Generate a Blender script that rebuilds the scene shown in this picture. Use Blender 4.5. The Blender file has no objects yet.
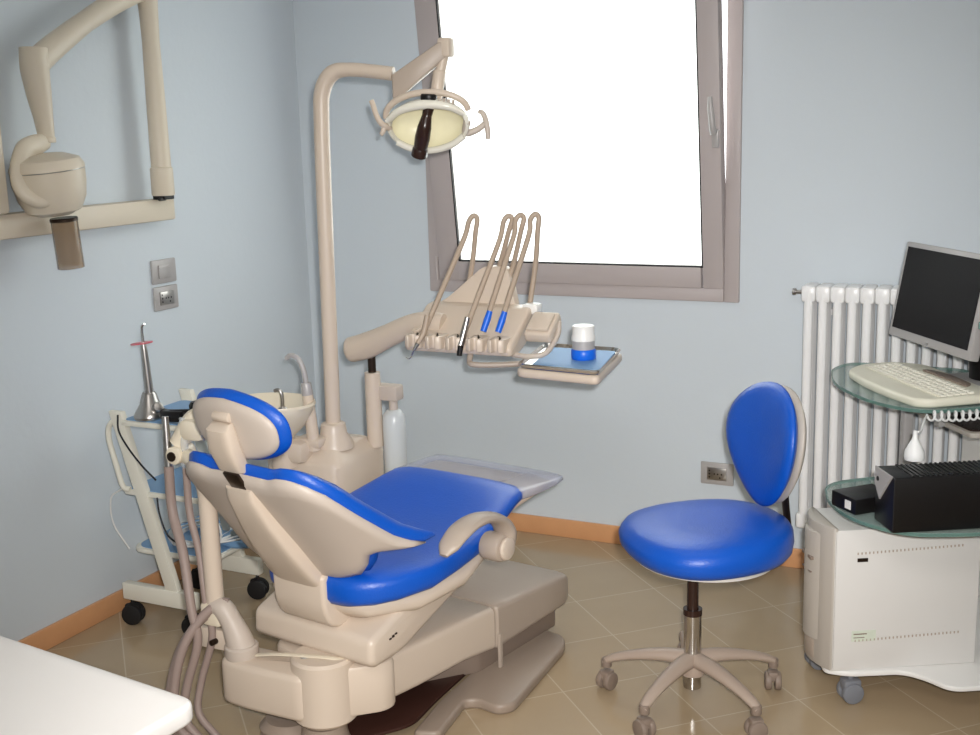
import bpy, bmesh, math, random
from mathutils import Vector, Matrix, Euler
random.seed(7)
PI=math.pi
scene=bpy.context.scene
COL=scene.collection
V=Vector

# ------------------------------------------------------------------ materials
def lin(r,g,b):
    f=lambda c:(c/255)/12.92 if c/255<=.04045 else ((c/255+.055)/1.055)**2.4
    return (f(r),f(g),f(b),1)
def mat(name,rgb,rough=.5,metal=0,coat=0,noise=0,nscale=8,bump=0,bscale=60,trans=0,ior=1.45,alpha=1,spec=.5):
    m=bpy.data.materials.new(name);m.use_nodes=True
    nt=m.node_tree;b=nt.nodes['Principled BSDF']
    b.inputs['Base Color'].default_value=lin(*rgb);b.inputs['Roughness'].default_value=rough
    b.inputs['Metallic'].default_value=metal;b.inputs['Coat Weight'].default_value=coat
    b.inputs['Transmission Weight'].default_value=trans;b.inputs['IOR'].default_value=ior
    b.inputs['Alpha'].default_value=alpha;b.inputs['Specular IOR Level'].default_value=spec
    tc=nt.nodes.new('ShaderNodeTexCoord')
    if noise:
        n=nt.nodes.new('ShaderNodeTexNoise');n.inputs['Scale'].default_value=nscale;n.inputs['Detail'].default_value=4
        nt.links.new(tc.outputs['Object'],n.inputs['Vector'])
        mx=nt.nodes.new('ShaderNodeMix');mx.data_type='RGBA'
        c=lin(*rgb);mx.inputs[6].default_value=tuple(v*(1-noise) for v in c[:3])+(1,);mx.inputs[7].default_value=tuple(min(1,v*(1+noise)) for v in c[:3])+(1,)
        nt.links.new(n.outputs['Fac'],mx.inputs[0]);nt.links.new(mx.outputs[2],b.inputs['Base Color'])
    if bump:
        n=nt.nodes.new('ShaderNodeTexNoise');n.inputs['Scale'].default_value=bscale;n.inputs['Detail'].default_value=3
        nt.links.new(tc.outputs['Object'],n.inputs['Vector'])
        bp=nt.nodes.new('ShaderNodeBump');bp.inputs['Strength'].default_value=bump;bp.inputs['Distance'].default_value=.01
        nt.links.new(n.outputs['Fac'],bp.inputs['Height']);nt.links.new(bp.outputs['Normal'],b.inputs['Normal'])
    return m
M={}
M['wall']=mat('wall_paint',(207,215,221),.55,noise=.03,nscale=1.5,bump=.06,bscale=40)
M['ceil']=mat('ceiling_paint',(235,236,236),.8,noise=.02,nscale=2)
M['wood']=mat('beech_skirting',(214,158,112),.4,noise=.08,nscale=14)
M['frame']=mat('window_aluminium',(182,172,170),.45,noise=.02)
M['gasket']=mat('black_gasket',(22,20,20),.6,noise=.02)
M['beige']=mat('beige_plastic',(206,190,173),.35,noise=.02,nscale=5,spec=.5)
M['beigeback']=mat('grey_beige_plastic',(192,179,167),.45,noise=.02,nscale=5)
M['cream']=mat('cream_enamel',(224,212,190),.35,noise=.02)
M['xray']=mat('xray_cream',(218,206,186),.4,noise=.02)
M['greybeige']=mat('taupe_base_plastic',(174,159,145),.4,noise=.02)
M['blue']=mat('blue_upholstery',(8,82,186),.38,noise=.03,nscale=30,bump=.10,bscale=180,spec=.55)
M['blue2']=mat('blue_clip',(20,100,215),.35,noise=.02)
M['white']=mat('white_plastic',(232,230,226),.35,noise=.01)
M['desk']=mat('white_laminate',(218,214,210),.3,noise=.01)
M['enamel']=mat('white_enamel',(244,243,242),.3,noise=.01)
M['trolley']=mat('trolley_white',(226,222,208),.4,noise=.02)
M['shelfblue']=mat('pale_blue_shelf',(120,158,196),.4,noise=.03)
M['paperblue']=mat('blue_tray_paper',(104,146,190),.6,noise=.02)
M['chrome']=mat('chrome',(200,198,195),.15,metal=1,noise=.01)
M['steel']=mat('brushed_steel',(176,172,168),.3,metal=1,noise=.03)
M['silver']=mat('silver_plastic',(176,172,170),.4,metal=.1,noise=.02)
M['darkmetal']=mat('dark_metal',(60,48,40),.3,metal=.7,noise=.02)
M['black']=mat('black_plastic',(14,12,13),.4,noise=.02)
M['rubber']=mat('black_rubber',(20,18,18),.7,noise=.02)
M['brown']=mat('smoked_brown',(48,30,24),.25,noise=.02)
M['plate']=mat('foot_plate_taupe',(150,134,120),.4,noise=.02)
M['maroon']=mat('maroon_plate_shade',(58,34,28),.4,noise=.05)  # dark brown plate top colour, with the shade beneath the chair painted in
M['screen']=mat('dark_screen',(7,3,5),.5,noise=.01,spec=.15)
M['hose']=mat('mauve_grey_hose',(150,132,124),.5,noise=.03)
M['hosebeige']=mat('taupe_hose',(172,154,136),.45,noise=.03)
M['cablewhite']=mat('white_cable',(228,228,226),.5,noise=.01)
M['cableblack']=mat('black_cable',(26,26,34),.5,noise=.01)
M['pink']=mat('pink_shield',(216,96,110),.4,noise=.02)
M['pc']=mat('pc_beige',(214,211,207),.45,noise=.01)
M['pcfront']=mat('pc_front_beige',(182,174,164),.45,noise=.01)
M['kbd']=mat('keyboard_cream',(222,218,200),.45,noise=.01)
M['keys']=mat('keycap_cream',(232,228,214),.45,noise=.01)
M['castergrey']=mat('grey_caster',(120,122,128),.45,noise=.02)
M['castertaupe']=mat('taupe_caster',(132,116,104),.5,noise=.02)
M['stoolbase']=mat('stool_base_taupe',(168,150,136),.4,noise=.02)
M['bottle']=mat('translucent_bottle',(226,230,230),.3,noise=.01,trans=.3)
M['yellow']=mat('lamp_reflector',(250,243,208),.3,metal=0,noise=.05,nscale=30)
M['clearlamp']=mat('lamp_ring_plastic',(232,228,214),.2,noise=.01)
M['label']=mat('pale_label',(206,212,196),.5,noise=.05,nscale=60)
M['greypad']=mat('grey_pad',(140,150,152),.5,noise=.02)
def glassy(name,rgb,rough,alpha):
    m=bpy.data.materials.new(name);m.use_nodes=True;nt=m.node_tree
    for n in list(nt.nodes): nt.nodes.remove(n)
    o=nt.nodes.new('ShaderNodeOutputMaterial');t=nt.nodes.new('ShaderNodeBsdfTransparent');g=nt.nodes.new('ShaderNodeBsdfPrincipled')
    t.inputs[0].default_value=(1,1,1,1);g.inputs['Base Color'].default_value=lin(*rgb);g.inputs['Roughness'].default_value=rough
    mx=nt.nodes.new('ShaderNodeMixShader');mx.inputs[0].default_value=alpha
    n=nt.nodes.new('ShaderNodeTexNoise');n.inputs['Scale'].default_value=3
    nt.links.new(t.outputs[0],mx.inputs[1]);nt.links.new(g.outputs[0],mx.inputs[2]);nt.links.new(mx.outputs[0],o.inputs[0])
    return m
M['glass']=glassy('green_glass',(150,176,170),.06,.45)
M['glassedge']=mat('green_glass_edge',(110,150,140),.15,noise=.02)
M['cover']=glassy('clear_vinyl',(190,192,210),.10,.5)
M['smoke']=glassy('smoked_tube',(150,126,98),.12,.68)
M['clear']=glassy('clear_tube',(215,222,226),.08,.35)
def frosted():
    m=bpy.data.materials.new('frosted_pane');m.use_nodes=True;nt=m.node_tree
    for n in list(nt.nodes): nt.nodes.remove(n)
    o=nt.nodes.new('ShaderNodeOutputMaterial');t=nt.nodes.new('ShaderNodeBsdfTranslucent');t.inputs[0].default_value=(.97,.98,.95,1)
    nt.links.new(t.outputs[0],o.inputs[0]);return m
M['frosted']=frosted()
def floor_mat():
    m=bpy.data.materials.new('beige_tiles');m.use_nodes=True;nt=m.node_tree;b=nt.nodes['Principled BSDF'];L=nt.links.new
    geo=nt.nodes.new('ShaderNodeTexCoord');mp=nt.nodes.new('ShaderNodeMapping')
    L(geo.outputs['Object'],mp.inputs['Vector']);mp.inputs['Rotation'].default_value=(0,0,PI/4)
    S_=1/.288
    mp.inputs['Scale'].default_value=(S_,S_,S_)
    sx=nt.nodes.new('ShaderNodeSeparateXYZ');L(mp.outputs[0],sx.inputs[0])
    def edge(sock,off):
        a=nt.nodes.new('ShaderNodeMath');a.operation='ADD';a.inputs[1].default_value=off+50;L(sock,a.inputs[0])
        f=nt.nodes.new('ShaderNodeMath');f.operation='FRACT';L(a.outputs[0],f.inputs[0])
        s=nt.nodes.new('ShaderNodeMath');s.operation='SUBTRACT';s.inputs[1].default_value=.5;L(f.outputs[0],s.inputs[0])
        ab=nt.nodes.new('ShaderNodeMath');ab.operation='ABSOLUTE';L(s.outputs[0],ab.inputs[0])
        g=nt.nodes.new('ShaderNodeMath');g.operation='GREATER_THAN';g.inputs[1].default_value=.493;L(ab.outputs[0],g.inputs[0])
        fl=nt.nodes.new('ShaderNodeMath');fl.operation='FLOOR';L(a.outputs[0],fl.inputs[0])
        return g,fl
    gx,fx=edge(sx.outputs[0],-(2.26*S_)%1.0);gy,fy=edge(sx.outputs[1],0.0)
    mxx=nt.nodes.new('ShaderNodeMath');mxx.operation='MAXIMUM';L(gx.outputs[0],mxx.inputs[0]);L(gy.outputs[0],mxx.inputs[1])
    cb=nt.nodes.new('ShaderNodeCombineXYZ');L(fx.outputs[0],cb.inputs[0]);L(fy.outputs[0],cb.inputs[1])
    wn=nt.nodes.new('ShaderNodeTexWhiteNoise');L(cb.outputs[0],wn.inputs['Vector'])
    n=nt.nodes.new('ShaderNodeTexNoise');n.inputs['Scale'].default_value=5;n.inputs['Detail'].default_value=6;L(geo.outputs['Object'],n.inputs['Vector'])
    ad=nt.nodes.new('ShaderNodeMath');ad.operation='MULTIPLY_ADD';ad.inputs[1].default_value=.25;L(wn.outputs[0],ad.inputs[0])
    sc=nt.nodes.new('ShaderNodeMath');sc.operation='MULTIPLY';sc.inputs[1].default_value=.75;L(n.outputs['Fac'],sc.inputs[0]);L(sc.outputs[0],ad.inputs[2])
    r=nt.nodes.new('ShaderNodeMix');r.data_type='RGBA';L(ad.outputs[0],r.inputs[0]);r.inputs[6].default_value=lin(162,142,114);r.inputs[7].default_value=lin(178,157,128)
    r2=nt.nodes.new('ShaderNodeMix');r2.data_type='RGBA';L(mxx.outputs[0],r2.inputs[0]);L(r.outputs[2],r2.inputs[6]);r2.inputs[7].default_value=lin(188,171,146)
    L(r2.outputs[2],b.inputs['Base Color']);b.inputs['Roughness'].default_value=.16
    return m
M['floor']=floor_mat()

# ------------------------------------------------------------------ mesh helpers
def T(loc=(0,0,0),rot=(0,0,0)): return Matrix.Translation(V(loc))@Euler(rot).to_matrix().to_4x4()
def merge(bm,src,m=None):
    if m is not None: src.transform(m)
    me=bpy.data.meshes.new('tmp');src.to_mesh(me);src.free();bm.from_mesh(me);bpy.data.meshes.remove(me);return bm
def new(): return bmesh.new()
def box(bm,c,s,bev=0,seg=2,rot=(0,0,0)):
    b=new();bmesh.ops.create_cube(b,size=1);b.transform(Matrix.Diagonal((s[0],s[1],s[2],1)))
    if bev: bmesh.ops.bevel(b,geom=b.edges[:],offset=min(bev,.49*min(s)),segments=seg,profile=.5,affect='EDGES')
    return merge(bm,b,T(c,rot))
def cyl(bm,p0,p1,r0,r1=None,n=20,cap=True,bev=0):
    r1=r0 if r1 is None else r1
    p0,p1=V(p0),V(p1);d=p1-p0;b=new()
    bmesh.ops.create_cone(b,cap_ends=cap,segments=n,radius1=r0,radius2=r1,depth=d.length)
    if bev:
        e=[e for e in b.edges if len(e.link_faces)==2 and any(len(f.verts)>4 for f in e.link_faces)]
        bmesh.ops.bevel(b,geom=e,offset=bev,segments=2,profile=.5,affect='EDGES')
    q=V((0,0,1)).rotation_difference(d.normalized())
    return merge(bm,b,Matrix.Translation((p0+p1)/2)@q.to_matrix().to_4x4())
def lathe(bm,prof,m=None,n=28,sx=1,sy=1):
    b=new();rings=[]
    for r,z in prof:
        if r<1e-5: rings.append([b.verts.new((0,0,z))])
        else: rings.append([b.verts.new((r*sx*math.cos(2*PI*i/n),r*sy*math.sin(2*PI*i/n),z)) for i in range(n)])
    for a,c in zip(rings,rings[1:]):
        for i in range(n):
            j=(i+1)%n
            if len(a)==1 and len(c)==1: continue
            if len(a)==1: b.faces.new((a[0],c[j],c[i]))
            elif len(c)==1: b.faces.new((a[i],a[j],c[0]))
            else: b.faces.new((a[i],a[j],c[j],c[i]))
    bmesh.ops.recalc_face_normals(b,faces=b.faces)
    return merge(bm,b,m)
def catmull(pts,n=8):
    P=[V(p) for p in pts];P=[P[0]*2-P[1]]+P+[P[-1]*2-P[-2]];o=[]
    for i in range(1,len(P)-2):
        a,b,c,d=P[i-1],P[i],P[i+1],P[i+2]
        for k in range(n):
            t=k/n;o.append(.5*((2*b)+(c-a)*t+(2*a-5*b+4*c-d)*t*t+(3*b-a-3*c+d)*t**3))
    o.append(P[-2]);return o
def lerp_list(L,t):
    x=t*(len(L)-1);i=min(int(x),len(L)-2);f=x-i;return L[i]*(1-f)+L[i+1]*f
def tube(bm,pts,r,n=10,smooth=8,flat=None,up=(0,0,1)):
    """swept tube; r scalar or list; flat=(a,b) section scale lists"""
    path=catmull(pts,smooth) if smooth else [V(p) for p in pts]
    N=len(path);b=new();rings=[];prev=None
    for i,p in enumerate(path):
        d=(path[min(i+1,N-1)]-path[max(i-1,0)]).normalized()
        if prev is None:
            u=V(up);u=(u-d*u.dot(d))
            if u.length<1e-3: u=V((1,0,0));u=u-d*u.dot(d)
        else: u=prev-d*prev.dot(d)
        u.normalize();prev=u.copy();w=d.cross(u)
        t=i/(N-1);rr=lerp_list(r,t) if isinstance(r,(list,tuple)) else r
        fa=lerp_list(flat[0],t) if flat else 1;fb=lerp_list(flat[1],t) if flat else 1
        rings.append([b.verts.new(p+u*(rr*fa*math.cos(2*PI*k/n))+w*(rr*fb*math.sin(2*PI*k/n))) for k in range(n)])
    for a,c in zip(rings,rings[1:]):
        for i in range(n): j=(i+1)%n;b.faces.new((a[i],a[j],c[j],c[i]))
    b.faces.new(rings[0][::-1]);b.faces.new(rings[-1])
    bmesh.ops.recalc_face_normals(b,faces=b.faces)
    return merge(bm,b)
def sect(w,h,n=24,e=3.2):
    o=[]
    for i in range(n):
        a=2*PI*(i+.5)/n;c,s=math.cos(a),math.sin(a)
        o.append((w*math.copysign(abs(c)**(2/e),c),h*math.copysign(abs(s)**(2/e),s)))
    return o
def loft(bm,rings,cap=True,closed=True):
    b=new();R=[[b.verts.new(p) for p in r] for r in rings];n=len(R[0])
    for a,c in zip(R,R[1:]):
        for i in range(n if closed else n-1): j=(i+1)%n;b.faces.new((a[i],a[j],c[j],c[i]))
    if cap: b.faces.new(R[0][::-1]);b.faces.new(R[-1])
    bmesh.ops.recalc_face_normals(b,faces=b.faces)
    return merge(bm,b)
def prism(bm,poly,z0,z1,bev=0,seg=2,m=None):
    """polygon in xy extruded along z"""
    b=new();lo=[b.verts.new((x,y,z0)) for x,y in poly];hi=[b.verts.new((x,y,z1)) for x,y in poly];n=len(poly)
    f0=b.faces.new(lo[::-1]);f1=b.faces.new(hi)
    for i in range(n): j=(i+1)%n;b.faces.new((lo[i],lo[j],hi[j],hi[i]))
    bmesh.ops.recalc_face_normals(b,faces=b.faces)
    if bev:
        e=[e for e in b.edges if (e.verts[0].co.z-e.verts[1].co.z)**2<1e-10]
        bmesh.ops.bevel(b,geom=e,offset=bev,segments=seg,profile=.5,affect='EDGES')
    return merge(bm,b,m)
def rpoly(pts,r=.02,n=4):
    """round the corners of a polygon; pts may carry own radius"""
    o=[];N=len(pts)
    for i in range(N):
        p=V(pts[i][:2]);rr=pts[i][2] if len(pts[i])>2 else r
        a=V(pts[i-1][:2])-p;c=V(pts[(i+1)%N][:2])-p
        k=min(rr,.45*a.length,.45*c.length)
        if k<1e-4: o.append(tuple(p));continue
        s=p+a.normalized()*k;e=p+c.normalized()*k
        for j in range(n+1):
            t=j/n;q=s*(1-t)**2+p*2*t*(1-t)+e*t*t;o.append((q.x,q.y))
    return o
def YZ(x=0): # matrix: local (u,v,w)->(w+x,u,v)
    return Matrix(((0,0,1,x),(1,0,0,0),(0,1,0,0),(0,0,0,1)))
def XZ(y=0): # (u,v,w)->(u,y-w,v)
    return Matrix(((1,0,0,0),(0,0,-1,y),(0,1,0,0),(0,0,0,1)))

WM={}
def finish(me,ang=38):
    for p in me.polygons: p.use_smooth=True
    me.set_sharp_from_angle(angle=math.radians(ang))
def obj(name,bm,m,parent=None,world=False,ang=38):
    """one mesh object; world=True: vertices are given in world space"""
    if world and parent is not None: bm.transform(WM[parent.name].inverted())
    me=bpy.data.meshes.new(name);bm.to_mesh(me);bm.free()
    for x in (m if isinstance(m,list) else [m]): me.materials.append(x)
    finish(me,ang)
    o=bpy.data.objects.new(name,me);COL.objects.link(o)
    if parent is not None: o.parent=parent;WM[o.name]=WM[parent.name]
    else: WM[o.name]=Matrix.Identity(4)
    return o
def thing(name,label,cat,loc=(0,0,0),rz=0,group=None):
    o=bpy.data.objects.new(name,None);COL.objects.link(o);o.location=loc;o.rotation_euler=(0,0,rz);o.empty_display_size=.05
    o['label']=label;o['category']=cat
    if group:o['group']=group
    WM[o.name]=T(loc,(0,0,rz));return o
def tag(o,label,cat,group=None):
    o['label']=label;o['category']=cat
    if group:o['group']=group
    return o
def struct(name,bm,m,parent=None,ang=38):
    o=obj(name,bm,m,parent,ang=ang)
    if parent is None:o['kind']='structure'
    return o
def single(name,bm,m,label,cat,loc,rz=0,group=None,ang=38):
    """a one-mesh thing built in its own local space, placed at loc"""
    o=obj(name,bm,m,ang=ang);o.location=loc;o.rotation_euler=(0,0,rz);WM[o.name]=T(loc,(0,0,rz));return tag(o,label,cat,group)
def copy_tree(o,parent=None):
    c=o.copy();COL.objects.link(c)
    if parent is not None:c.parent=parent
    for ch in [x for x in COL.objects if x.parent==o]: copy_tree(ch,c)
    return c

# ------------------------------------------------------------------ room shell
RX,RY,RZ=3.9,-5.2,2.75
WX0,WX1,WZ0,WZ1=.573,1.786,.938,2.32
b=new();box(b,(RX/2,RY/2,-.05),(RX+.2,-RY+.2,.1));struct('floor',b,M['floor'])
b=new();box(b,(RX/2,RY/2,RZ+.05),(RX+.2,-RY+.2,.1));struct('ceiling',b,M['ceil'])
b=new();box(b,(-.06,RY/2,RZ/2),(.12,-RY+.24,RZ));struct('wall_left',b,M['wall'])
b=new();box(b,(RX+.06,RY/2,RZ/2),(.12,-RY+.24,RZ));struct('wall_right',b,M['wall'])
b=new();box(b,(RX/2,RY-.06,RZ/2),(RX,.12,RZ));struct('wall_front',b,M['wall'])
b=new();D=.16
hx0,hx1,hz0,hz1=WX0+.03,WX1-.03,WZ0+.03,WZ1-.03
box(b,(hx0/2,D/2,RZ/2),(hx0,D,RZ));box(b,((hx1+RX)/2,D/2,RZ/2),(RX-hx1,D,RZ))
box(b,((hx0+hx1)/2,D/2,hz0/2),(hx1-hx0,D,hz0));box(b,((hx0+hx1)/2,D/2,(hz1+RZ)/2),(hx1-hx0,D,RZ-hz1))
struct('wall_back',b,M['wall'])
b=new();box(b,(RX/2,-.007,.035),(RX,.014,.07),.003);struct('baseboard_back',b,M['wood'])
b=new();box(b,(.007,RY/2-.007,.035),(.014,-RY-.014,.07),.003);struct('baseboard_left',b,M['wood'])
b=new();box(b,(RX-.007,RY/2-.007,.035),(.014,-RY-.014,.07),.003);struct('baseboard_right',b,M['wood'])
# window: fixed frame, tilted sash, frosted pane
def ring_xz(bm,x0,x1,z0,z1,w,y0,y1,bev=.004):
    wl,wr,wb,wt=w
    yc,ys=(y0+y1)/2,abs(y1-y0)
    box(bm,((x0+x0+wl)/2,yc,(z0+z1)/2),(wl,ys,z1-z0),bev)
    box(bm,((x1-wr+x1)/2,yc,(z0+z1)/2),(wr,ys,z1-z0),bev)
    box(bm,((x0+x1)/2,yc,z0+wb/2),(x1-x0-wl-wr+.002,ys,wb),bev)
    box(bm,((x0+x1)/2,yc,z1-wt/2),(x1-x0-wl-wr+.002,ys,wt),bev)
b=new();ring_xz(b,WX0,WX1,WZ0,WZ1,(.056,.052,.048,.06),-.014,.09)
w1=struct('window_1',b,M['frame'])
tilt=Matrix.Translation((0,-.012,WZ0+.05))@Matrix.Rotation(math.radians(6.8),4,'X')@Matrix.Translation((0,.012,-(WZ0+.05)))
b=new();ring_xz(b,.625,1.736,WZ0+.049,WZ1-.05,(.088,.072,.075,.075),-.026,.03);b.transform(tilt)
sash=obj('sash',b,M['frame'],w1);sash['label']='tilted-in grey aluminium sash'
b=new();ring_xz(b,.711,1.666,WZ0+.122,WZ1-.123,(.006,.006,.006,.006),-.024,-.012,0);b.transform(tilt);obj('gasket',b,M['gasket'],sash)
b=new();box(b,((.625+1.736)/2,.002,(WZ0+WZ1)/2),(1.736-.625-.13,.006,WZ1-WZ0-.23));b.transform(tilt);obj('frosted_pane',b,M['frosted'],sash)
b=new();box(b,(1.703,-.034,1.535),(.024,.014,.06),.004);cyl(b,(1.703,-.034,1.56),(1.703,-.06,1.56),.009,n=14)
tube(b,[(1.703,-.06,1.552),(1.702,-.066,1.58),(1.697,-.066,1.64),(1.695,-.062,1.675)],[.009,.010,.009,.007],n=12,flat=([1,1,1],[1.2,1.2,1]))
b.transform(T((.018,0,-.03)));b.transform(tilt);obj('handle',b,M['silver'],sash)
b=new();cyl(b,(.612,-.022,.985),(.612,-.022,1.075),.007,n=12);obj('hinge',b,M['frame'],w1)

# ------------------------------------------------------------------ wall plates
def rocker_switch(loc,rz,lab):
    t=thing('light_switch',lab,'switch',loc,rz)
    b=new();box(b,(0,-.005,0),(.12,.010,.082),.004);obj('plate',b,M['silver'],t)
    b=new();box(b,(0,-.012,0),(.066,.006,.046),.002);box(b,(0,-.0155,.012),(.060,.003,.003));obj('rocker',b,M['silver'],t)
def wall_socket(loc,rz,lab):
    t=thing('wall_socket',lab,'socket',loc,rz)
    b=new();box(b,(0,-.005,0),(.12,.010,.082),.004);obj('plate',b,M['silver'],t)
    b=new();box(b,(0,-.011,0),(.07,.006,.046),.002);obj('insert',b,M['steel'],t)
    b=new()
    for x,z in((-.026,.012),(-.026,0),(-.026,-.012),(.004,0),(.018,.0),(-.008,0),(.012,-.013)): cyl(b,(x,-.0135,z),(x,-.0145,z),.003,n=10)
    obj('pin_hole',b,M['black'],t)
rocker_switch((0,-.872,1.104),PI/2,'silver light switch plate on left wall above the socket')
wall_socket((0,-.872,1.012),PI/2,'silver wall socket on left wall, directly beneath the light switch')
wall_socket((1.715,0,.315),0,'silver wall socket low on window wall behind the stool')

# ------------------------------------------------------------------ radiator
rad=thing('radiator','white column radiator on window wall behind the computer trolley','radiator',(2.02,-.09,.19))
RW=.0463;NR=17;RHt=.835
for z in(.03,RHt-.03):
    b=new()
    for i in range(NR): box(b,(.025+i*RW,0,z),(RW*1.004,.10,.055),.010,2)
    obj('header',b,M['enamel'],rad)
for i in range(NR):
    b=new();x=.025+i*RW
    for y in(-.036,0,.036): cyl(b,(x,y,.03),(x,y,RHt-.03),.0150,n=14)
    obj('column',b,M['enamel'],rad)
b=new();cyl(b,(-.03,-.0,RHt-.03),(.01,0,RHt-.03),.007,n=12);cyl(b,(-.034,0,RHt-.03),(-.024,0,RHt-.03),.012,n=12);obj('air_valve',b,M['steel'],rad)
for x in(.09,.7):
    b=new();box(b,(x,.062,RHt-.1),(.03,.05,.02),.003);obj('bracket',b,M['enamel'],rad)

# ------------------------------------------------------------------ wall-mounted x-ray
xr=thing('dental_xray_unit','cream wall-mounted dental x-ray with folding arm on left wall','x-ray machine',(0,-.90,1.28))
b=new();box(b,(.03,-1.70,1.316),(.06,1.70,.072),.006);obj('wall_rail',b,M['xray'],xr,True)
b=new();lathe(b,[(0,0),(.036,0),(.038,.006),(.037,.09),(.033,.094),(.031,.3),(.028,.5),(.031,.6),(.035,.68),(.031,.70),(0,.70)],T((.07,-.915,1.364)));obj('swivel_post',b,M['xray'],xr,True)
b=new();box(b,(.070,-.915,1.358),(.05,.05,.014),.003);cyl(b,(.085,-.955,1.354),(.085,-.925,1.354),.006,n=10);obj('swivel_gap',b,M['black'],xr,True)
b=new();tube(b,[(.07,-.915,2.035),(.072,-.98,2.01),(.073,-1.08,1.965),(.073,-1.2,1.905),(.073,-1.33,1.83),(.073,-1.415,1.775)],[.040,.038,.036,.034,.036,.040],n=20,flat=([1.15,1.0,.95,.95,1.05,1.0],[.8]*6))
obj('upper_arm',b,M['xray'],xr,True)
b=new();tube(b,[(.073,-1.418,1.818),(.073,-1.42,1.76),(.074,-1.415,1.69),(.075,-1.408,1.62),(.077,-1.405,1.555)],[.040,.041,.036,.028,.023],n=20);cyl(b,(.077,-1.405,1.565),(.077,-1.405,1.548),.026,n=20,bev=.003);obj('lower_arm',b,M['xray'],xr,True)
b=new();tube(b,[(.08,-1.41,1.552),(.085,-1.455,1.543),(.09,-1.505,1.525),(.10,-1.54,1.47),(.115,-1.545,1.42),(.14,-1.52,1.392),(.17,-1.485,1.392)],[.018,.026,.028,.028,.030,.030,.022],n=16,flat=([1.2]*7,[.8]*7));obj('yoke',b,M['xray'],xr,True)
b=new();cyl(b,(.195,-1.485,1.40),(.17,-1.485,1.40),.004,n=10);obj('yoke_pin',b,M['darkmetal'],xr,True)
hm=T((.118,-1.450,1.428),(math.radians(6),0,0))
b=new();lathe(b,[(0,-.088),(.05,-.087),(.078,-.074),(.096,-.038),(.103,.005),(.105,.042)],hm,n=36);lathe(b,[(.106,.045),(.105,.055),(.094,.074),(.055,.088),(0,.091)],hm,n=36)
hd=obj('tube_head',b,M['xray'],xr,True)
b=new();lathe(b,[(.1035,.040),(.1045,.046),(.10,.048)],hm,n=36);obj('seam',b,M['steel'],hd,True)
cm=T((.118,-1.416,1.412),(math.radians(4),0,0))
b=new();lathe(b,[(.036,-.232),(.039,-.232),(.039,-.085),(.036,-.085)],cm,n=28);lathe(b,[(.020,-.12),(.036,-.12)],cm,n=28);obj('collimator_cone',b,M['smoke'],xr,True)
b=new();lathe(b,[(0,-.082),(.038,-.082),(.0405,-.085),(.0405,-.092),(.037,-.094),(.02,-.095),(.01,-.10),(0,-.10)],cm,n=28);obj('cone_collar',b,M['darkmetal'],xr,True)
b=new();box(b,(.05,-1.69,1.526),(.09,.22,.345),.012);single('xray_control_box',b,M['xray'],'cream x-ray control box standing on the wall rail at the far left edge','control box',(0,0,0))

# ------------------------------------------------------------------ dental chair (local: x to patient right, y to the feet)
CH=thing('dental_chair','blue and beige dental patient chair standing on the tiled floor','dental chair',(1.19,-1.30,0),-math.radians(9.2))
# floor plate
b=new()
poly=[(.12,.157),(.155,-.10),(.20,-.27,.02),(.262,-.235,.02),(.212,-.055,.05),(.24,-.035,.03),(.31,-.04,.03),(.338,.0,.04),(.262,.39,.03),(.225,.44,.03),(.10,.45),(-.10,.45),(-.24,.42),(-.30,.02,.04),(-.21,-.05,.05),(-.25,-.23),(-.18,-.27),(-.12,.1)]
prism(b,rpoly(poly,.03,5),0.0,.030,.009,3)
prism(b,rpoly([(-.06,.16),(.02,.16),(.11,-.40),(.08,-.50),(-.13,-.50),(-.18,-.42),(-.14,-.30)],.04,5),0,.026,.009,3)
fpl=obj('floor_plate',b,M['plate'],CH)
b=new();prism(b,rpoly([(-.10,.14),(.11,.16),(.15,-.10),(.18,-.24),(.10,-.40),(.07,-.485),(-.12,-.485),(-.165,-.41),(-.13,-.28)],.04,5),.024,.034,.003,2);obj('plate_top_shade',b,M['maroon'],fpl)  # dark plate top; also stands in for shade and reflection under the base
b=new();prism(b,rpoly([(.05,-.05),(.15,.10),(.165,.50),(-.15,.50),(-.15,.10),(-.05,-.05)],.02),.028,.12,.004);obj('base_skirt',b,M['castertaupe'],CH)
# base cover: rear section and front section
def yzsweep(bm,secs):
    rings=[]
    for y,hw,zb,zt,e in secs:
        rings.append([(u,y,(zb+zt)/2+v) for u,v in sect(hw,(zt-zb)/2,28,e)])
    loft(bm,rings)
b=new();yzsweep(b,[(-.33,.14,.14,.235,5),(-.325,.168,.122,.25,10),(-.2,.175,.115,.243,11),(0,.177,.105,.230,11),(.142,.178,.085,.218,11),(.148,.172,.09,.214,9)]);obj('rear_cover',b,M['beige'],CH)
b=new();yzsweep(b,[(.152,.176,.085,.218,12),(.158,.182,.082,.220,12),(.30,.184,.085,.210,12),(.40,.184,.085,.202,11),(.52,.184,.085,.19,10),(.550,.175,.088,.182,8),(.562,.15,.098,.168,5)]);
box(b,(.182,.162,.075),(.010,.018,.11),.004)
obj('front_cover',b,M['greybeige'],CH)
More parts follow.
